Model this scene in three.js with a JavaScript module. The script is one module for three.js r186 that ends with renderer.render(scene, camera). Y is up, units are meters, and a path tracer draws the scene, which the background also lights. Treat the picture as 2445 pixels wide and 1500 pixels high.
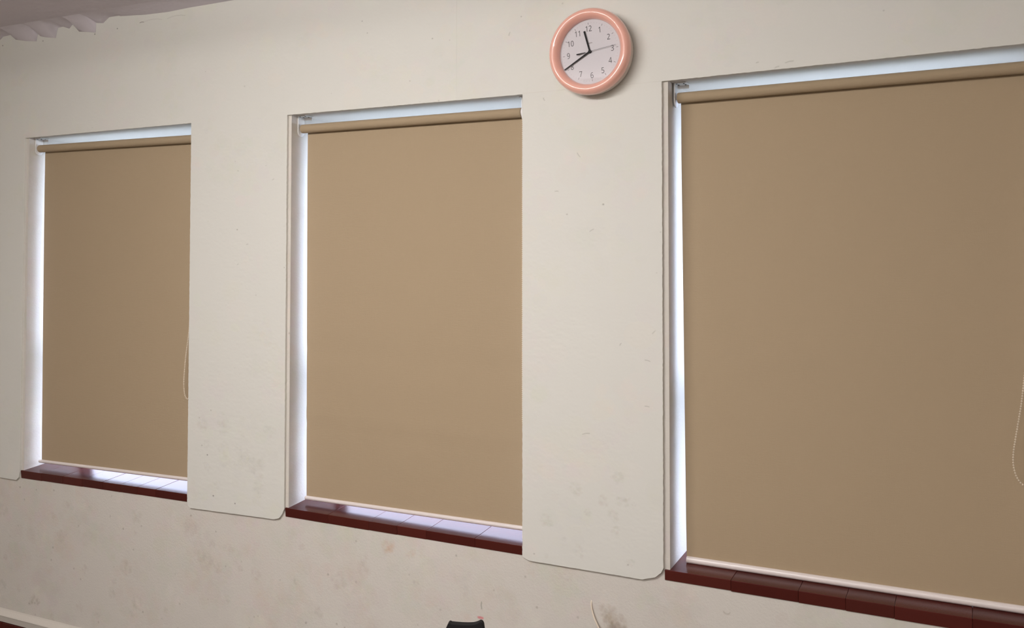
import * as THREE from 'three';
import { mergeGeometries } from 'three/addons/utils/BufferGeometryUtils.js';
import { RoundedBoxGeometry } from 'three/addons/geometries/RoundedBoxGeometry.js';
import { RectAreaLightUniformsLib } from 'three/addons/lights/RectAreaLightUniformsLib.js';

RectAreaLightUniformsLib.init();

// ---------------------------------------------------------------- camera, sky, light, exposure
const scene = new THREE.Scene();
const H = 1.6;                                    // eye height; heights below are written as H + distance from the eye
const camera = new THREE.PerspectiveCamera(2 * Math.atan(750 / 2200.149) * 180 / Math.PI, 2445 / 1500, 0.05, 100);
camera.position.set(0, H, 2.4455);
camera.rotation.order = 'YXZ';
camera.rotation.set(1.7147 * Math.PI / 180, 25.843 * Math.PI / 180, 0);
camera.setViewOffset(2445, 1500, -44.4, 197.2, 2445, 1500);

scene.background = new THREE.Color(0.65, 0.76, 1.0);   // bright overcast daylight outside
scene.backgroundIntensity = 7;

const renderer = new THREE.WebGLRenderer();
renderer.toneMapping = THREE.LinearToneMapping;
renderer.toneMappingExposure = 1.0;
renderer.shadowMap.enabled = true;

const LAMP_COLOR = new THREE.Color(1.0, 0.975, 0.945);
const LAMPS = [[-1.7, 2.1, 59], [-.5, 3.7, 40]];       // ceiling fittings: x, z, radiance; the second is an added fill light
const LAMP_L = 1.5, LAMP_W = 0.10, LAMP_H = 0.07;

// ---------------------------------------------------------------- helpers
let seed = 7;
const rnd = () => { seed = (seed * 1664525 + 1013904223) >>> 0; return seed / 4294967296; };
const used = {};
const numbered = (n) => { const k = used[n] = (used[n] ?? -1) + 1; return k ? `${n}_${String(k).padStart(3, '0')}` : n; };
function tag(o, label, category, group, kind) {
  if (label) o.userData.label = label;
  if (category) o.userData.category = category;
  if (group) o.userData.group = group;
  if (kind) o.userData.kind = kind;
  return o;
}
function part(name, geometry, material, parent, label) {
  const m = new THREE.Mesh(Array.isArray(geometry) ? merge(geometry) : geometry, material);
  m.name = numbered(name); m.castShadow = m.receiveShadow = true; parent.add(m);
  if (label) m.userData.label = label;
  return m;
}
function group(name, x = 0, y = 0, z = 0, parent = scene) {
  const g = new THREE.Group(); g.name = numbered(name); g.position.set(x, y, z); parent.add(g); return g;
}
function merge(list) {
  const clean = list.map((g) => {
    g = g.index ? g.toNonIndexed() : g;
    for (const k of Object.keys(g.attributes)) if (!['position', 'normal', 'uv'].includes(k)) g.deleteAttribute(k);
    return g;
  });
  return mergeGeometries(clean);
}
const box = (x0, x1, y0, y1, z0, z1) => new THREE.BoxGeometry(x1 - x0, y1 - y0, z1 - z0).translate((x0 + x1) / 2, (y0 + y1) / 2, (z0 + z1) / 2);
function metreBox(x0, x1, y0, y1, z0, z1) {        // box with uv in metres on every face
  const g = box(x0, x1, y0, y1, z0, z1), p = g.attributes.position, n = g.attributes.normal, uv = g.attributes.uv;
  for (let i = 0; i < p.count; i++) {
    const ax = Math.abs(n.getX(i)), ay = Math.abs(n.getY(i));
    if (ax > .5) uv.setXY(i, p.getZ(i), p.getY(i)); else if (ay > .5) uv.setXY(i, p.getX(i), p.getZ(i)); else uv.setXY(i, p.getX(i), p.getY(i));
  }
  return g;
}
const V = (x, y, z) => new THREE.Vector3(x, y, z);

// ---------------------------------------------------------------- textures
function noiseGrid(n) { const a = new Float32Array(n * n); for (let i = 0; i < a.length; i++) a[i] = rnd(); return a; }
function tileNoise(size, cells, out, amp) {         // tileable value noise added to out
  const cx = Array.isArray(cells) ? cells[0] : cells, cy = Array.isArray(cells) ? cells[1] : cells;
  const g = new Float32Array(cx * cy); for (let i = 0; i < g.length; i++) g[i] = rnd();
  for (let y = 0; y < size; y++) {
    const fy = y / size * cy, y0 = Math.floor(fy), ty = fy - y0, sy = ty * ty * (3 - 2 * ty), r0 = (y0 % cy) * cx, r1 = ((y0 + 1) % cy) * cx;
    for (let x = 0; x < size; x++) {
      const fx = x / size * cx, x0 = Math.floor(fx), tx = fx - x0, sx = tx * tx * (3 - 2 * tx), a = x0 % cx, b = (x0 + 1) % cx;
      const u = g[r0 + a] * (1 - sx) + g[r0 + b] * sx, v = g[r1 + a] * (1 - sx) + g[r1 + b] * sx;
      out[y * size + x] += amp * (u * (1 - sy) + v * sy - .5);
    }
  }
}
function bumpTexture(size, layers, shape = (v) => v) {
  const f = new Float32Array(size * size);
  for (const [cells, amp] of layers) tileNoise(size, cells, f, amp);
  const d = new Uint8Array(size * size * 4);
  for (let i = 0; i < f.length; i++) { const v = Math.max(0, Math.min(255, Math.round(255 * shape(f[i] + .5)))); d[i * 4] = d[i * 4 + 1] = d[i * 4 + 2] = v; d[i * 4 + 3] = 255; }
  const t = new THREE.DataTexture(d, size, size); t.magFilter = THREE.LinearFilter; t.wrapS = t.wrapT = THREE.RepeatWrapping; t.needsUpdate = true;
  return t;
}
const repeated = (t, s) => { const c = t.clone(); c.repeat.set(s, s); c.needsUpdate = true; return c; };

const stipple = bumpTexture(1024, [[[110, 110], .5], [[220, 220], .45], [[40, 40], .15]]);
const roller = bumpTexture(1024, [[[70, 120], .4], [[30, 60], .35], [[200, 220], .2], [[12, 20], .3]]);
const weave = bumpTexture(512, [[[256, 256], .35], [[20, 256], .3], [[256, 20], .3]]);
const artex = bumpTexture(1024, [[[16, 16], .5], [[34, 34], .4], [[90, 90], .25]]);

function canvasMap(w, h, x0, x1, y0, y1, base, paint) {      // a colour map painted in wall metres
  const c = document.createElement('canvas'); c.width = w; c.height = h;
  const g = c.getContext('2d'); g.fillStyle = base; g.fillRect(0, 0, w, h);
  const X = (x) => (x - x0) / (x1 - x0) * w, Y = (y) => (y1 - y) / (y1 - y0) * h, S = w / (x1 - x0);
  paint(g, X, Y, S);
  const t = new THREE.CanvasTexture(c); t.colorSpace = THREE.SRGBColorSpace; t.wrapS = t.wrapT = THREE.RepeatWrapping;
  t.repeat.set(1 / (x1 - x0), 1 / (y1 - y0)); t.offset.set(-x0 / (x1 - x0), -y0 / (y1 - y0));
  return t;
}
function mottles(g, X, Y, S, n, x0, x1, y0, y1, colours, r0, r1, alpha) {  // irregular blotches made of many grains
  for (let i = 0; i < n; i++) {
    const cx = x0 + rnd() * (x1 - x0), cy = y0 + rnd() * (y1 - y0), r = r0 + rnd() * (r1 - r0), col = colours[Math.floor(rnd() * colours.length)];
    for (let k = 0; k < 26; k++) {
      const a = rnd() * 6.283, d = r * Math.sqrt(rnd()), q = r * (.12 + .3 * rnd());
      g.fillStyle = `rgba(${col},${alpha * (.4 + .6 * rnd())})`;
      g.beginPath(); g.ellipse(X(cx + d * Math.cos(a)), Y(cy + d * Math.sin(a)), q * S, q * S * (.5 + rnd()), rnd() * 3, 0, 6.283); g.fill();
    }
  }
}
function scratch(g, X, Y, S, x, y, len, ang, wid, style) {
  g.strokeStyle = style; g.lineWidth = wid * S; g.lineCap = 'round'; g.beginPath();
  const c = Math.cos(ang), s = Math.sin(ang);
  g.moveTo(X(x), Y(y)); g.quadraticCurveTo(X(x + c * len * .5 - s * len * .12), Y(y + s * len * .5 + c * len * .12), X(x + c * len), Y(y + s * len)); g.stroke();
}
const boardMap = canvasMap(2048, 1024, -4.0, .6, H - .95, H + .95, '#dcdad3', (g, X, Y, S) => {
  mottles(g, X, Y, S, 260, -4, .6, H - .9, H + .93, ['226,214,206', '216,216,200', '222,220,206', '224,216,210', '213,211,200'], .03, .12, .10);
  mottles(g, X, Y, S, 26, -2.5, -2.15, H - .86, H - .55, ['170,164,150', '150,146,134'], .008, .03, .035);       // scuffs low on the left pier
  mottles(g, X, Y, S, 14, -1.18, -.85, H - .87, H - .6, ['186,180,166'], .006, .02, .09);
  const marks = [[-1.026, .294, .02, 2.2], [-1.1056, .1974, .014, 0], [-.9966, .0787, .018, .5], [-.8322, -.28, .02, -.2], [-.8101, -.2063, .016, .8], [-.906, -.2425, .01, 1], [-.8327, -.4071, .016, -.1], [-.4446, .5129, .028, .15], [-.4716, .5021, .015, .3], [-.52, .52, .008, .2], [-1.2569, .6711, .014, 1.2], [-2.1664, .2703, .012, .4], [-2.32, -.02, .008, .5], [-2.28, .05, .012, .2], [-1.139, .466, .012, 2], [-1.02, -.5, .03, .2]];
  for (const [x, y, l, a] of marks) scratch(g, X, Y, S, x, H + y, l * .75, a, .002, 'rgba(120,116,104,.4)');
  scratch(g, X, Y, S, -2.7863, H + .886, .09, -.02, .0016, 'rgba(110,100,92,.25)'); scratch(g, X, Y, S, -2.67, H + .884, .09, .02, .0016, 'rgba(110,100,92,.3)');
  scratch(g, X, Y, S, -2.81, H + .885, .02, 0, .003, 'rgba(90,80,74,.6)');
  for (let i = 0; i < 90; i++) { g.fillStyle = `rgba(110,104,94,${.15 + .3 * rnd()})`; g.beginPath(); g.arc(X(-3.9 + rnd() * 4.4), Y(H - .86 + rnd() * 1.7), (.0012 + .0018 * rnd()) * S, 0, 7); g.fill(); }
  for (const [x, y] of [[-2.45, -.69], [-2.42, -.83], [-2.32, -.845], [-3.6, .879], [-3.053, .868], [-3.352, .872], [-2.93, .876]]) { g.fillStyle = 'rgba(80,74,68,.6)'; g.beginPath(); g.arc(X(x), Y(H + y), .0027 * S, 0, 7); g.fill(); }
});
const lowerMap = canvasMap(2048, 512, -4.0, .6, H - 1.5, H - .35, '#d4cec6', (g, X, Y, S) => {
  mottles(g, X, Y, S, 420, -4, .6, H - 1.48, H - .8, ['214,200,194', '204,202,188', '200,192,184', '222,214,204', '206,194,182'], .02, .09, .12);
  mottles(g, X, Y, S, 60, -3.9, -1.2, H - 1.42, H - .95, ['170,158,146', '160,152,138', '176,158,150'], .006, .03, .07);
  mottles(g, X, Y, S, 4, -1.70, -1.67, H - .92, H - .905, ['196,150,112'], .012, .026, .05);                       // brown stain under the middle sill
  mottles(g, X, Y, S, 5, -1.62, -1.56, H - .94, H - .91, ['196,160,128'], .006, .014, .04);
  mottles(g, X, Y, S, 10, -.955, -.90, H - 1.06, H - .99, ['128,108,88', '118,100,82'], .012, .03, .06);          // mottled brown patch beside the cable
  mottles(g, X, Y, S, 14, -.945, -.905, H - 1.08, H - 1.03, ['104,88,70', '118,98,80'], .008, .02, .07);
  mottles(g, X, Y, S, 4, -3.40, -3.34, H - 1.38, H - 1.32, ['128,122,106'], .008, .025, .07);
  g.fillStyle = 'rgba(214,120,124,.75)'; g.beginPath(); g.ellipse(X(-1.3558), Y(H - 1.0768), .011 * S, .004 * S, 0, 0, 7); g.fill();
  scratch(g, X, Y, S, -1.352, H - 1.05, .02, 1.6, .003, 'rgba(110,108,92,.5)');
  for (const [x, y] of [[-.61, -.935], [-.33, -.94]]) { g.strokeStyle = 'rgba(150,140,124,.4)'; g.lineWidth = .003 * S; g.beginPath(); g.ellipse(X(x), Y(H + y), .009 * S, .007 * S, 0, .3, 2.9); g.stroke(); }
  for (let i = 0; i < 150; i++) { g.fillStyle = `rgba(120,110,98,${.15 + .25 * rnd()})`; g.beginPath(); g.arc(X(-3.9 + rnd() * 4.4), Y(H - 1.45 + rnd() * .6), (.0015 + .0025 * rnd()) * S, 0, 7); g.fill(); }
});

// ---------------------------------------------------------------- materials
const std = (o) => new THREE.MeshStandardMaterial(o);
const phys = (o) => new THREE.MeshPhysicalMaterial(o);
const M = {
  board: std({ map: boardMap, roughness: .75, bumpMap: repeated(roller, 1), bumpScale: .0005 }),
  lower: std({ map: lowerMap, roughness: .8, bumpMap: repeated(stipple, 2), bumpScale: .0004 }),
  plain: std({ color: 0xd9d4c8, roughness: .85 }),
  ceiling: std({ color: 0xd8d0d6, roughness: .9, bumpMap: repeated(artex, 1), bumpScale: .003 }),
  floor: std({ color: 0x574a44, roughness: .5 }),
  bead: std({ color: 0xd6cfc6, roughness: .6, bumpMap: repeated(stipple, 1), bumpScale: .0003 }),
  fabric: std({ color: new THREE.Color(.42, .318, .205), roughness: .85, bumpMap: repeated(weave, 3), bumpScale: .00035 }),
  backing: std({ color: 0xececec, roughness: .8 }),
  plastic: phys({ color: 0xe8dedb, roughness: .32, clearcoat: .3, clearcoatRoughness: .25 }),
  caseBack: phys({ color: 0xe2d3c8, roughness: .35 }),
  bracket: phys({ color: 0xe9e7e6, roughness: .4 }),
  chain: std({ color: 0xdccdb8, roughness: .4 }),
  screw: std({ color: 0x2a2a2e, roughness: .5, metalness: .6 }),
  frame: std({ color: 0x3b3a3c, roughness: .5 }),
  glass: phys({ color: 0xffffff, roughness: 0, transmission: 1, thickness: 0, ior: 1.5 }),
  rim: phys({ color: new THREE.Color(.88, .46, .37), roughness: .34, clearcoat: 1, clearcoatRoughness: .06 }),
  hand: std({ color: 0x040403, roughness: .8 }),
  lens: phys({ color: 0xffffff, roughness: 0, transmission: 1, thickness: 0, ior: 1.25 }),
  thinHand: std({ color: 0x3a3a38, roughness: .5 }),
  black: std({ color: 0x090507, roughness: .9 }),
  cable: std({ color: 0xe6d8c6, roughness: .5 }),
  housing: std({ color: 0xeceae4, roughness: .5 }),
  ground: std({ color: 0x6d7168, roughness: .95 }),
  glow: std({ color: 0xffffff, emissive: LAMP_COLOR, emissiveIntensity: 14, roughness: .6 }),
};
const tileMats = [[.080, .017, .012], [.073, .015, .011], [.088, .019, .014], [.077, .018, .013]].map(([r, g, b]) => phys({ color: new THREE.Color(r, g, b), roughness: .17, specularIntensity: .42, specularColor: new THREE.Color(1, .42, .58), bumpMap: repeated(roller, 3), bumpScale: .00008 }));

// ---------------------------------------------------------------- the large structure
const CEIL = H + .928, LEFT = -4.6, RIGHT = 1.6, BACK = 5.4, T = .009;   // T: thickness of the boards that line the wall
// windows: opening in the boards (xl..xr), opening in the masonry (ml), top and sill heights at both ends
const WIN = [
  { xl: -3.4505, xr: -2.5445, ml: -3.437, t0: .4879, t1: .4902, s0: -.8440, s1: -.8395, b0: -.8753, b1: -.8672 },
  { xl: -2.1035, xr: -1.2117, ml: -2.0915, t0: .489, t1: .4893, s0: -.8355, s1: -.8440, b0: -.8655, b1: -.8706 },
  { xl: -.7805, xr: .125, ml: -.7655, t0: .4929, t1: .507, s0: -.8490, s1: -.8540, b0: -.8765, b1: -.8880 },
];
const along = (w, a, b, x) => a + (b - a) * (x - w.xl) / (w.xr - w.xl);

// masonry wall with three openings
const wall = group('wall_back'); wall.userData.kind = 'structure';
{
  const s = new THREE.Shape([[LEFT, H - 1.6], [RIGHT, H - 1.6], [RIGHT, CEIL], [LEFT, CEIL]].map(([x, y]) => new THREE.Vector2(x, y)));
  for (const w of WIN) {
    const mr = w.xr + .003, sl = along(w, w.s0, w.s1, w.ml), tl = w.xl + .001;
    s.holes.push(new THREE.Path([[w.ml, H + w.t0 + .002], [w.ml, H + sl], [tl, H + w.s0], [tl, H + w.b0], [mr, H + w.b1], [mr, H + w.t1 + .002]].map(([x, y]) => new THREE.Vector2(x, y))));
  }
  const g = new THREE.ExtrudeGeometry(s, { depth: .24, bevelEnabled: false, steps: 1 }).translate(0, 0, -T - .24);
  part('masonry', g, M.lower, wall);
}
// boards that line the upper wall: ragged edges, rounded lower corners
function edge(pts, a, b, rough) {                 // points from a up to (not including) b with a slight unevenness
  const n = Math.max(1, Math.round(Math.hypot(b[0] - a[0], b[1] - a[1]) / .007)), dx = b[0] - a[0], dy = b[1] - a[1], l = Math.hypot(dx, dy) || 1;
  for (let i = 0; i < n; i++) { const q = i ? (rnd() - .5) * rough : 0; pts.push(new THREE.Vector2(a[0] + dx * i / n - dy / l * q, a[1] + dy * i / n + dx / l * q)); }
}
function board(corners, rough = .0011) {
  const pts = []; corners.forEach((c, i) => edge(pts, c, corners[(i + 1) % corners.length], c[2] ? rough : 0));
  const g = new THREE.ExtrudeGeometry(new THREE.Shape(pts), { depth: T - .0006, bevelEnabled: true, bevelThickness: .0006, bevelSize: .0005, bevelOffset: -.0005, bevelSegments: 2 });
  return part('plaster_board', g.translate(0, 0, -T), M.board, wall);
}
const [A, B, C] = WIN, SEAM = -1.4385, PIER_TOP = H + .4925;
board([                                            // left board: frame of the left window and the first two piers
  [LEFT, H - .884], [A.xl - .022, H - .8845, 1], [A.xl - .006, H - .872, 1], [A.xl, H - .85, 1], [A.xl, H + A.t0, 1], [A.xr, H + A.t1, 1], [A.xr, H - .866, 1],
  [-2.541, H - .879, 1], [-2.530, H - .8855, 1], [-2.146, H - .8785, 1], [-2.125, H - .872, 1], [-2.113, H - .858, 1], [B.xl, H - .84, 1], [B.xl, H + B.t0, 1], [SEAM, H + .4893], [SEAM, CEIL], [LEFT, CEIL],
]);
board([                                            // right board above the middle and the right window
  [SEAM, H + .4893, 1], [B.xr, H + .4898], [B.xr, PIER_TOP], [C.xl, PIER_TOP, 1], [C.xr, H + C.t1, 1], [C.xr, H - .886], [RIGHT, H - .886], [RIGHT, CEIL], [SEAM, CEIL],
]);
board([                                            // pier between the middle and the right window
  [B.xr, H - .873, 1], [-1.199, H - .8785, 1], [-1.189, H - .8815, 1], [-.842, H - .884, 1], [-.806, H - .873, 1], [-.788, H - .858, 1], [C.xl - .001, H - .845, 1], [C.xl, PIER_TOP], [B.xr, PIER_TOP, 1],
]);
// flared plaster bead above the tiled skirting
{
  const p = new THREE.Shape([[0, -1.406], [.003, -1.411], [.009, -1.418], [.0155, -1.4255], [.017, -1.4285], [.0155, -1.4315], [.0105, -1.4545], [0, -1.457]].map(([z, y]) => new THREE.Vector2(z, H + y)));
  const g = new THREE.ExtrudeGeometry(p, { depth: RIGHT - LEFT, bevelEnabled: false }).rotateY(Math.PI / 2).translate(LEFT, 0, -T);
  // after the turn the profile's x runs along -z: mirror it to stand out into the room
  const a = g.attributes.position; for (let i = 0; i < a.count; i++) a.setZ(i, -2 * T - a.getZ(i));
  const ix = g.index ? g.index.array : null; if (!ix) for (let i = 0; i < a.count; i += 3) { for (const at of [g.attributes.position, g.attributes.uv]) { const k = at.itemSize, r = at.array; for (let j = 0; j < k; j++) { const t = r[(i + 1) * k + j]; r[(i + 1) * k + j] = r[(i + 2) * k + j]; r[(i + 2) * k + j] = t; } } }
  g.computeVertexNormals();
  part('plaster_bead', g, M.bead, wall);
}
// skirting of dark red quarry tiles
const skirt = group('baseboard_back'); skirt.userData.kind = 'structure';
{
  const g = new RoundedBoxGeometry(.149, H - 1.457, .014, 1, .003);
  for (let i = 0, x = LEFT + .075; x < RIGHT; x += .1515, i++) { const t = part('tile', g, tileMats[i % 4], skirt); t.position.set(x, (H - 1.457) / 2, -T + .0065 + .0006 * rnd()); }
}
// rough edge of the ceiling plaster along the top of the wall
{
  const known = [[-3.6179, .9027], [-3.5968, .9151], [-3.5233, .9199], [-3.5174, .8948], [-3.4603, .8836], [-3.3905, .8747], [-3.3797, .9147], [-3.3713, .916], [-3.3674, .8931], [-3.3288, .884], [-3.2759, .8767], [-3.2637, .9154], [-3.2343, .9172], [-3.1986, .905], [-3.1796, .9194], [-3.1445, .9222], [-3.1413, .887], [-3.0964, .8813], [-3.0478, .8732], [-3.0465, .9149], [-3.0424, .9101], [-3.0068, .9055], [-2.9736, .9246], [-2.9161, .9244], [-2.9145, .9219], [-2.8861, .9196], [-2.78, .912], [-2.6684, .9087], [-2.55, .912], [-2.3441, .9132]];
  const pts = [];
  for (let x = LEFT; x < -3.63; x += .11) pts.push([x, .921], [x + .004, .892 - .01 * rnd()], [x + .085, .874 + .01 * rnd()], [x + .1, .918]);
  pts.push(...known);
  for (let x = -2.2; x < RIGHT; x += .13) pts.push([x, .909 + .008 * rnd()]);
  const pos = [], idx = [], uv = [], K = 5;
  pts.forEach(([x, y]) => {
    const h = Math.max(.002, .928 - y), d = .075;
    for (let k = 0; k <= K; k++) { const u = k / K, c = Math.pow(1 - u, 1.5); pos.push(x, CEIL - h * c, .0005 + d * u); uv.push(x, u * d); }
  });
  for (let i = 0; i < pts.length - 1; i++) for (let k = 0; k < K; k++) { const a = i * (K + 1) + k, b = a + K + 1; idx.push(a, a + 1, b, b, a + 1, b + 1); }
  const g = new THREE.BufferGeometry(); g.setAttribute('position', new THREE.Float32BufferAttribute(pos, 3)); g.setAttribute('uv', new THREE.Float32BufferAttribute(uv, 2)); g.setIndex(idx);
  const gg = g; gg.computeVertexNormals();
  part('trim_1', gg, M.ceiling, scene).userData.kind = 'structure';
}
const shell = (name, g, m) => { part(name, g, m, scene).userData.kind = 'structure'; };
shell('ceiling', metreBox(LEFT - .2, RIGHT + .2, CEIL, CEIL + .2, -.25, BACK + .2), M.ceiling);
shell('floor', metreBox(LEFT - .2, RIGHT + .2, -.2, 0, -.25, BACK + .2), M.floor);
shell('wall_left', metreBox(LEFT - .2, LEFT, 0, CEIL, -.249, BACK), M.plain);
shell('wall_right', metreBox(RIGHT, RIGHT + .2, 0, CEIL, -.249, BACK), M.plain);
shell('wall_front', metreBox(LEFT - .2, RIGHT + .2, 0, CEIL, BACK, BACK + .2), M.plain);
shell('ground', metreBox(-30, 30, -.6, -.4, -40, -.3), M.ground);

// ---------------------------------------------------------------- windows: frame, panes, tiled sill
const JOINTS = [
  [-3.4495, -3.325, -3.2035, -3.095, -2.9822, -2.8882, -2.80, -2.7065, -2.5415],
  [-2.1025, -1.9245, -1.7629, -1.654, -1.5456, -1.3734, -1.2087],
  [-.7795, -.598, -.4241, -.3084, -.1942, -.0212, .128],
];
WIN.forEach((w, i) => {
  const win = group(`window_${i + 1}`); win.userData.kind = 'structure';
  const zl = -.30, zh = -.2495, x0 = w.ml - .03, x1 = w.xr + .033, y0 = H + Math.max(w.s0, w.s1) - .004, y1 = H + Math.min(w.t0, w.t1) + .04, f = .045, tr = H - .36;
  const fr = (a, b, c, d) => new RoundedBoxGeometry(b - a, d - c, zh - zl, 1, .004).translate((a + b) / 2, (c + d) / 2, (zl + zh) / 2);
  part('frame', [fr(x0, x0 + f, y0, y1), fr(x1 - f, x1, y0, y1), fr(x0 + f - .003, x1 - f + .003, y1 - f, y1), fr(x0 + f - .003, x1 - f + .003, y0, y0 + .02)], M.frame, win);
  part('transom', fr(x0 + f - .003, x1 - f + .003, tr - .05, tr + .05), M.frame, win);
  for (const [a, b] of [[y0 + .02, tr - .05], [tr + .05, y1 - f]]) part('pane', new THREE.PlaneGeometry(x1 - x0 - 2 * f, b - a).translate((x0 + x1) / 2, (a + b) / 2, -.275), M.glass, win);
  const sill = group('window_sill', 0, 0, 0, win), J = JOINTS[i];
  for (let k = 0; k < J.length - 1; k++) {
    const a = J[k] + (k ? .0002 : 0), b = J[k + 1] - .0002, m = (a + b) / 2, top = H + along(w, w.s0, w.s1, m), bot = H + along(w, w.b0, w.b1, m), slope = Math.atan((w.s1 - w.s0) / (w.xr - w.xl));
    const g = new RoundedBoxGeometry(b - a, top - bot, .24, 2, .0012);
    const t = part('tile', g, tileMats[(k * 3 + i) % 4], sill);
    const fall = [.10, .09, .045][i] + .002 * (rnd() - .5);
    t.position.set(m, (top + bot) / 2 + fall * .12 + .0006 * (rnd() - .5), -.1245 + .0008 * (rnd() - .5)); t.rotation.set(fall, 0, slope);
  }
  win.userData.label = ['left window behind its lowered beige blind, with dark red tiled sill', 'middle window behind its lowered beige blind, with dark red tiled sill', 'right window behind its lowered beige blind, with dark red tiled sill'][i];
});

// ---------------------------------------------------------------- roller blinds
const R0 = .015;
const BLINDS = [
  { zr: -.05, l: [-3.4275, .4486], r: [-2.566, .4411], fl: [-3.4164, -3.4076], bl: [-3.4215, -.8160], br: [-2.573, -.8050], bar: .0066,
    chain: [[-2.5645, .44], [-2.566, .2], [-2.573, -.12], [-2.5885, -.281], [-2.598, -.3377], [-2.6053, -.399], [-2.6085, -.46], [-2.6018, -.4975], [-2.5913, -.509], [-2.577, -.497], [-2.5655, -.44], [-2.5575, -.2], [-2.5575, .2], [-2.558, .44]],
    label: 'beige roller blind lowered in the leftmost window, its bead chain bowing past the wall edge' },
  { zr: -.055, l: [-2.0832, .4471], r: [-1.2400, .4454], fl: [-2.0721, -2.0664], bl: [-2.0705, -.8125], br: [-1.240, -.8125], bar: .0069,
    chain: [[-1.2335, .4446], [-1.2338, .2], [-1.2338, -.1], [-1.2336, -.45], [-1.2330, -.49], [-1.2315, -.503], [-1.2275, -.49], [-1.2272, -.2], [-1.2272, .2], [-1.2275, .4446]],
    label: 'beige roller blind lowered in the middle window left of the pier below the clock' },
  { zr: -.065, l: [-.7535, .4538], r: [.1180, .4627], fl: [-.7495, -.7392], bl: [-.7392, -.8370], br: [.117, -.8406], bar: .0096,
    chain: [[.1165, .46], [.1160, .2], [.1130, -.1], [.1040, -.22], [.0972, -.2867], [.0911, -.3419], [.0823, -.3973], [.0715, -.473], [.0729, -.5008], [.0805, -.5249], [.0936, -.5384], [.107, -.53], [.117, -.48], [.1205, -.2], [.121, .2], [.121, .46]],
    label: 'largest beige roller blind, lowered in the right window with its bar resting on the sill' },
];
const beadGeo = new THREE.IcosahedronGeometry(.0022, 1);
BLINDS.forEach((b, i) => {
  const w = WIN[i], g = group('roller_blind', (b.l[0] + b.r[0]) / 2, H + w.s0, b.zr); tag(g, b.label, 'blind', 'roller blinds in the three windows');
  const ox = g.position.x, oy = H + w.s0 - H, L = Math.hypot(b.r[0] - b.l[0], b.r[1] - b.l[1]), tilt = Math.atan2(b.r[1] - b.l[1], b.r[0] - b.l[0]);
  const P = (x, y) => [x - ox, y - oy];
  const [cx, cy] = P((b.l[0] + b.r[0]) / 2, (b.l[1] + b.r[1]) / 2);
  // rolled cloth on its tube
  const prof = [[0, -L / 2], [R0 - .001, -L / 2], [R0, -L / 2 + .001], [R0, L / 2 - .001], [R0 - .001, L / 2], [0, L / 2]].map(([r, y]) => new THREE.Vector2(r, y));
  const roll = part('cloth_roll', new THREE.LatheGeometry(prof, 32).rotateZ(-Math.PI / 2), M.fabric, g); roll.position.set(cx, cy, 0); roll.rotation.z = tilt;
  // hanging cloth: a thin sheet with faint horizontal ripples
  {
    const nx = 24, ny = 60, zf = -R0, pos = [], uv = [], idx = [], ripple = (u, v) => {
      let z = .0007 * Math.sin(v * 9 + i * 2) * Math.sin(u * 3.1) + .0005 * Math.sin(u * 7 + v * 4 + i);
      const bump = (c, s, a) => a * Math.exp(-(((v - c - .02 * u) / s) ** 2));
      if (i === 1) z += bump(.60, .018, -.0011) + bump(.775, .014, .0016) + bump(.80, .012, -.0009);
      z += i === 2 ? .003 * Math.exp(-((u / .085) ** 2)) : .0012 * Math.exp(-((u / .04) ** 2));
      return z;
    };
    for (let side = 0; side < 2; side++) for (let y = 0; y <= ny; y++) for (let x = 0; x <= nx; x++) {
      const u = x / nx, v = y / ny, lx = b.fl[0] + (b.fl[1] - b.fl[0]) * v + (v > .95 && u === 0 && i === 0 ? .0 : 0), rx = b.r[0] - (i === 2 ? .0005 : .004), X = lx + (rx - lx) * u;
      const yt = b.l[1] + (b.r[1] - b.l[1]) * u, yb = b.bl[1] + (b.br[1] - b.bl[1]) * u, Y = yt + (yb - yt) * v;
      pos.push(X - ox, Y - oy, zf + (v > .01 ? ripple(u, v) * Math.min(1, v * 8) * Math.min(1, (1 - v) * 12) : 0) - side * .0005); uv.push(X, Y);
    }
    const N = (nx + 1) * (ny + 1);
    for (let s = 0; s < 2; s++) for (let y = 0; y < ny; y++) for (let x = 0; x < nx; x++) { const a = s * N + y * (nx + 1) + x, c = a + nx + 1; s ? idx.push(a, a + 1, c, c, a + 1, c + 1) : idx.push(a, c, a + 1, c, c + 1, a + 1); }
    const bg = new THREE.BufferGeometry(); bg.setAttribute('position', new THREE.Float32BufferAttribute(pos, 3)); bg.setAttribute('uv', new THREE.Float32BufferAttribute(uv, 2)); bg.setIndex(idx); bg.computeVertexNormals();
    const half = idx.length / 2, bk = bg.clone(); bg.setIndex(idx.slice(0, half)); bk.setIndex(idx.slice(half));
    part('cloth', bg, M.fabric, g); part('backing', bk, M.backing, g, 'white light-proof backing');
  }
  // round bottom bar with end caps
  {
    const bl = Math.hypot(b.br[0] - b.bl[0], b.br[1] - b.bl[1]), r = b.bar, p = [[0, -bl / 2], [r * .8, -bl / 2], [r, -bl / 2 + .0015], [r, bl / 2 - .0015], [r * .8, bl / 2], [0, bl / 2]].map(([q, y]) => new THREE.Vector2(q, y));
    const bar = part('bottom_bar', new THREE.LatheGeometry(p, 24).rotateZ(-Math.PI / 2), M.plastic, g, 'white round bottom bar');
    bar.position.set(...P((b.bl[0] + b.br[0]) / 2, (b.bl[1] + b.br[1]) / 2), -R0); bar.rotation.z = Math.atan2(b.br[1] - b.bl[1], b.br[0] - b.bl[0]);
  }
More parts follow.
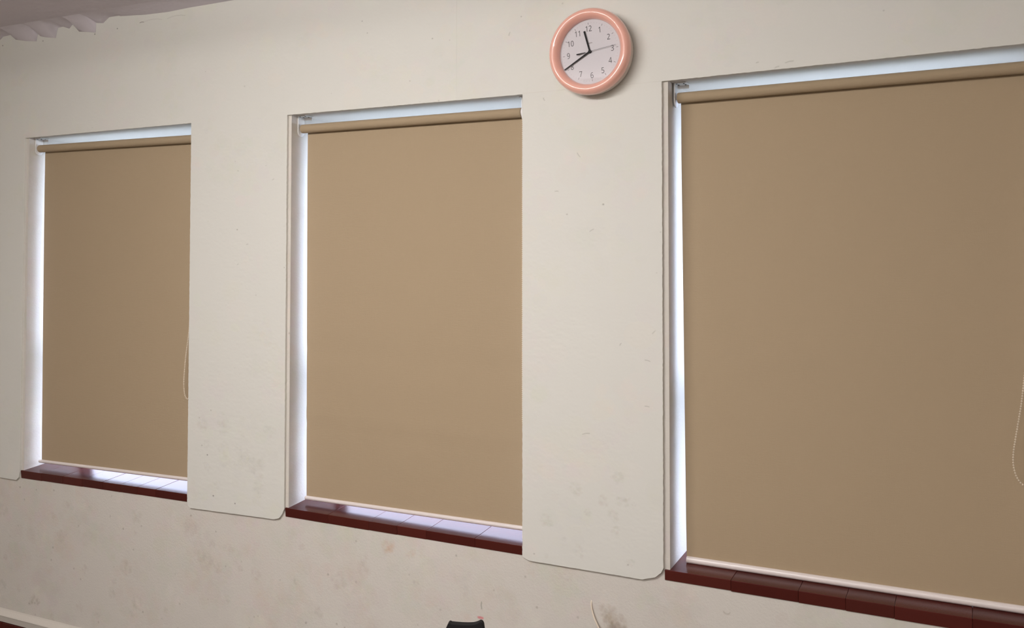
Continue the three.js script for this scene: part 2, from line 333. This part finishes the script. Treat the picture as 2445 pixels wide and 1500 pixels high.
  // a bracket at each end: plate against the soffit, rounded cheek, pin
  for (const e of [0, 1]) {
    const [ex, ey] = e ? b.r : b.l, dir = e ? 1 : -1, sy = H + along(w, w.t0, w.t1, ex) + .0018 - H, x = ex + dir * (e && i < 2 ? .0075 : .0062), [px, py] = P(x, ey), top = sy - oy;
    const cheek = new THREE.Shape(); cheek.moveTo(-.016, top - .001); cheek.lineTo(-.016, py - .010); cheek.absarc(0, py - .010, .016, Math.PI, 2 * Math.PI, false); cheek.lineTo(.016, top - .001); cheek.closePath();
    const cg = new THREE.ExtrudeGeometry(cheek, { depth: .002, bevelEnabled: true, bevelThickness: .0007, bevelSize: .0007, bevelSegments: 2, curveSegments: 16 }).rotateY(Math.PI / 2).translate(px - .001, 0, 0);
    const plate = new RoundedBoxGeometry(e ? .010 : .036, .0028, .040, 2, .001).translate(px - dir * (e ? .0035 : .0165), top - .0015, 0);
    const rib = e ? box(px - .004, px, top - .013, top - .002, -.0195, -.0172) : box(px - .001, px + .033, top - .013, top - .002, -.0195, -.0172);
    const pin = new THREE.CylinderGeometry(.0045, .0045, .009, 14).rotateZ(Math.PI / 2).translate(px - dir * .0035, py, 0);
    const br = part('bracket', [cg, plate, rib, pin], M.bracket, g, 'white plastic bracket');
    if (!e) for (const [sx, sz] of [[.006, .012], [.006, -.006], [.026, .010], [.026, -.008]]) part('screw', new THREE.CylinderGeometry(.0026, .0026, .0014, 12).translate(px - dir * sx, top - .0033, sz), M.screw, br);
  }
  // drive wheel and looped bead chain at the right end
  part('chain_wheel', new THREE.TorusGeometry(.0125, .0028, 8, 28).rotateY(Math.PI / 2).translate(b.r[0] - ox + .0035, b.r[1] - oy, 0), M.plastic, g, 'cream chain wheel');
  {
    const c = new THREE.CatmullRomCurve3(b.chain.map(([x, y], k) => V(...P(x, y), k < b.chain.length * .72 ? .010 : .002)), false, 'centripetal');
    const n = Math.floor(c.getLength() / .0062), list = [];
    for (const p of c.getSpacedPoints(n)) list.push(beadGeo.clone().translate(p.x, p.y, p.z));
    list.push(new THREE.TubeGeometry(c, 120, .0006, 5));
    part('bead_chain', list, M.chain, g, 'cream plastic bead chain').userData.kind = 'stuff';
  }
});

// ---------------------------------------------------------------- wall clock
{
  const g = group('wall_clock', -.9785, H + .5867, 0); tag(g, 'round wall clock with a glossy salmon pink rim hung above the pier between the windows', 'clock');
  const CZ = .022;                                 // the rim stands this far off the wall on a deep pale case
  // rim: a fat glossy ring; its foot stands on the wall
  const rim = [[.108, .0005], [.1165, .001], [.121, .006], [.1238, .013], [.1246, .020], [.1236, .027], [.1205, .0335], [.1155, .038], [.1095, .0395], [.1035, .0375], [.0985, .0330], [.0952, .0275], [.0937, .0225], [.0935, .0160], [.0930, .0155]].map(([r, z]) => new THREE.Vector2(r * .99, z + CZ));
  const lip = new THREE.SplineCurve(rim).getPoints(60);
  part('rim', new THREE.LatheGeometry(lip, 96).rotateX(Math.PI / 2), M.rim, g);
  part('case_back', new THREE.LatheGeometry([[0, .0006], [.1135, .0006], [.1165, .003], [.1180, .010], [.1185, .030], [.105, .034], [0, .034]].map(([r, z]) => new THREE.Vector2(r, z)), 72).rotateX(Math.PI / 2), M.caseBack, g, 'pale deep case behind the rim');
  const S = 1024, c = document.createElement('canvas'); c.width = c.height = S;
  const x = c.getContext('2d'), px = S / .19, X = (m) => S / 2 + m * px, Y = (m) => S / 2 - m * px;
  x.fillStyle = '#cbc6ca'; x.fillRect(0, 0, S, S);
  for (let k = 0; k < 60; k++) {
    const a = k * Math.PI / 30, big = k % 5 === 0, r0 = big ? .0785 : .0815, r1 = .0845;
    x.strokeStyle = big ? '#55504e' : 'rgba(150,140,142,.6)'; x.lineWidth = big ? 6 : 3;
    x.beginPath(); x.moveTo(X(r0 * Math.sin(a)), Y(r0 * Math.cos(a))); x.lineTo(X(r1 * Math.sin(a)), Y(r1 * Math.cos(a))); x.stroke();
  }
  x.fillStyle = '#2e2a28'; x.textAlign = 'center'; x.textBaseline = 'middle'; x.font = '120px sans-serif';
  for (let k = 1; k <= 12; k++) { const a = k * Math.PI / 6; x.save(); x.translate(X(.0672 * Math.sin(a)), Y(.0672 * Math.cos(a)) + 4); x.scale(.86, 1); x.fillText(String(k), 0, 0); x.restore(); }
  x.fillStyle = 'rgba(112,102,100,.5)';                                                   // small faint print above the hub, too blurred to read
  for (const [a, b, q, h] of [[-.004, .0255, 7, 5], [-.0012, .0250, 9, 11], [.0022, .0262, 10, 6], [.0016, .0236, 8, 6], [.0054, .0252, 10, 9], [.0078, .0248, 6, 5]]) { x.beginPath(); x.ellipse(X(a), Y(b), q, h, -.5, 0, 7); x.fill(); }
  const t = new THREE.CanvasTexture(c); t.colorSpace = THREE.SRGBColorSpace;
  const dg = new THREE.CircleGeometry(.0945, 64), uv = dg.attributes.uv, dp = dg.attributes.position;
  for (let k = 0; k < uv.count; k++) uv.setXY(k, dp.getX(k) / .19 + .5, dp.getY(k) / .19 + .5);
  const dial = part('dial', dg, std({ map: t, roughness: .55 }), g); dial.position.z = .0158 + CZ; dial.rotation.z = 4.4 * Math.PI / 180;
  const stick = (to, from, w0, w1, z, name, m) => {
    const d = new THREE.Vector2(to[0] - from[0], to[1] - from[1]), l = d.length(), n = new THREE.Vector2(-d.y, d.x).divideScalar(l);
    const s = new THREE.Shape([[from[0] + n.x * w0, from[1] + n.y * w0], [to[0] + n.x * w1, to[1] + n.y * w1], [to[0] - n.x * w1, to[1] - n.y * w1], [from[0] - n.x * w0, from[1] - n.y * w0]].map(([a, b]) => new THREE.Vector2(a, b)));
    return part(name, new THREE.ExtrudeGeometry(s, { depth: .0006, bevelEnabled: false }).translate(0, 0, z + CZ), m, g);
  };
  stick([-.0173, .0597], [0, 0], .0022, .0026, .0185, 'hour_hand', M.hand);
  stick([-.0776, -.0459], [.004, .0024], .0025, .0015, .0200, 'minute_hand', M.hand);
  const sec = stick([.0795, .0124], [0, 0], .0005, .0003, .0215, 'second_hand', M.thinHand);
  const tl = new THREE.Vector2(-.0395, -.0055), s2 = new THREE.Shape([[-.012, -.0028], [-.0395, -.0075], [-.0400, -.0040], [-.012, -.0012]].map(([a, b]) => new THREE.Vector2(a, b)));
  part('counterweight', new THREE.ExtrudeGeometry(s2, { depth: .0006, bevelEnabled: false }).translate(0, 0, .0215 + CZ), M.hand, sec);
  part('hub', new THREE.CylinderGeometry(.0042, .0046, .0062, 24).rotateX(Math.PI / 2).translate(0, 0, .0189 + CZ), M.hand, g);
  part('lens', new THREE.CircleGeometry(.0937, 64).translate(0, 0, .0245 + CZ), M.lens, g, 'clear cover over the dial');
}

// ---------------------------------------------------------------- cable on the wall, chair in front of it
{
  const pts = [[-.9976, -.9665, -.012], [-.9966, -.978, -.0065], [-.9933, -.9935, -.004], [-.984, -1.0145, .000], [-.968, -1.040, .004], [-.945, -1.085, .006], [-.93, -1.18, .004], [-.925, -1.32, 0], [-.925, -1.412, -.002]];
  const c = new THREE.CatmullRomCurve3(pts.map(([x, y, z]) => V(x, H + y, z)));
  tag(part('cable', new THREE.TubeGeometry(c, 80, .0023, 10), M.cable, scene), 'thin white cable curving down the wall from a hole beside a brown patch', 'cable');
}
{
  const k = .652, cx = -1.4035 * k, z = 2.4455 * (1 - k), top = H - 1.098 * k;
  const g = group('chair', cx, 0, z); tag(g, 'black chair, only the narrow top of its backrest showing at the bottom edge', 'chair');
  g.rotation.y = .35;
  const y = (v) => top - v, s = new THREE.Shape();
  s.moveTo(-.033, y(.001)); s.quadraticCurveTo(-.031, y(-.002), -.028, y(.0005)); s.quadraticCurveTo(0, y(.0025), .016, y(.0005)); s.quadraticCurveTo(.024, y(-.0012), .029, y(-.0045)); s.quadraticCurveTo(.034, y(-.0058), .036, y(.001));
  s.bezierCurveTo(.040, y(.03), .045, y(.06), .085, y(.07)); s.bezierCurveTo(.17, y(.085), .19, y(.12), .19, y(.2)); s.lineTo(.17, y(.40)); s.lineTo(-.17, y(.40)); s.lineTo(-.19, y(.2));
  s.bezierCurveTo(-.19, y(.12), -.17, y(.085), -.085, y(.07)); s.bezierCurveTo(-.055, y(.06), -.046, y(.03), -.033, y(.001));
  part('backrest', new THREE.ExtrudeGeometry(s, { depth: .012, bevelEnabled: true, bevelThickness: .002, bevelSize: .0008, bevelSegments: 2, curveSegments: 16 }).translate(0, 0, -.006), M.black, g);
  part('seat', new RoundedBoxGeometry(.42, .03, .42, 3, .012).translate(0, .45, .215), M.black, g);
  for (const [a, b, h] of [[-.175, .005, y(.30)], [.175, .005, y(.30)], [-.18, .395, .44], [.18, .395, .44]]) part('leg', new THREE.CylinderGeometry(.011, .011, h, 16).translate(a, h / 2, b), M.black, g);
}

// ---------------------------------------------------------------- ceiling lights (behind and above the camera's view)
LAMPS.forEach(([x, z, power], i) => {
  const g = group('ceiling_light', x, CEIL - .09, z);
  tag(g, ['long fluorescent ceiling light nearest the window wall', 'added unseen fill light on the ceiling far from the window wall'][i], 'ceiling light', 'fluorescent ceiling lights');
  part('housing', new RoundedBoxGeometry(LAMP_L + .04, .05, LAMP_W + .03, 2, .008).translate(0, .065, 0), M.housing, g);
  part('diffuser', new RoundedBoxGeometry(LAMP_L, LAMP_H, LAMP_W, 2, .01).translate(0, .04 - LAMP_H / 2, 0), M.glow, g);
  const face = (h, y, z, tilt) => { const l = new THREE.RectAreaLight(LAMP_COLOR, power, LAMP_L, h); l.name = numbered('tube_light'); l.position.set(0, y, z); l.rotation.x = tilt; l.castShadow = true; g.add(l); };
  face(LAMP_W, .036 - LAMP_H, 0, -Math.PI / 2);                      // glowing underside and both long sides
  face(LAMP_H - .01, .04 - LAMP_H / 2, -LAMP_W / 2 - .004, 0);
  face(LAMP_H - .01, .04 - LAMP_H / 2, LAMP_W / 2 + .004, Math.PI);
});

renderer.render(scene, camera);
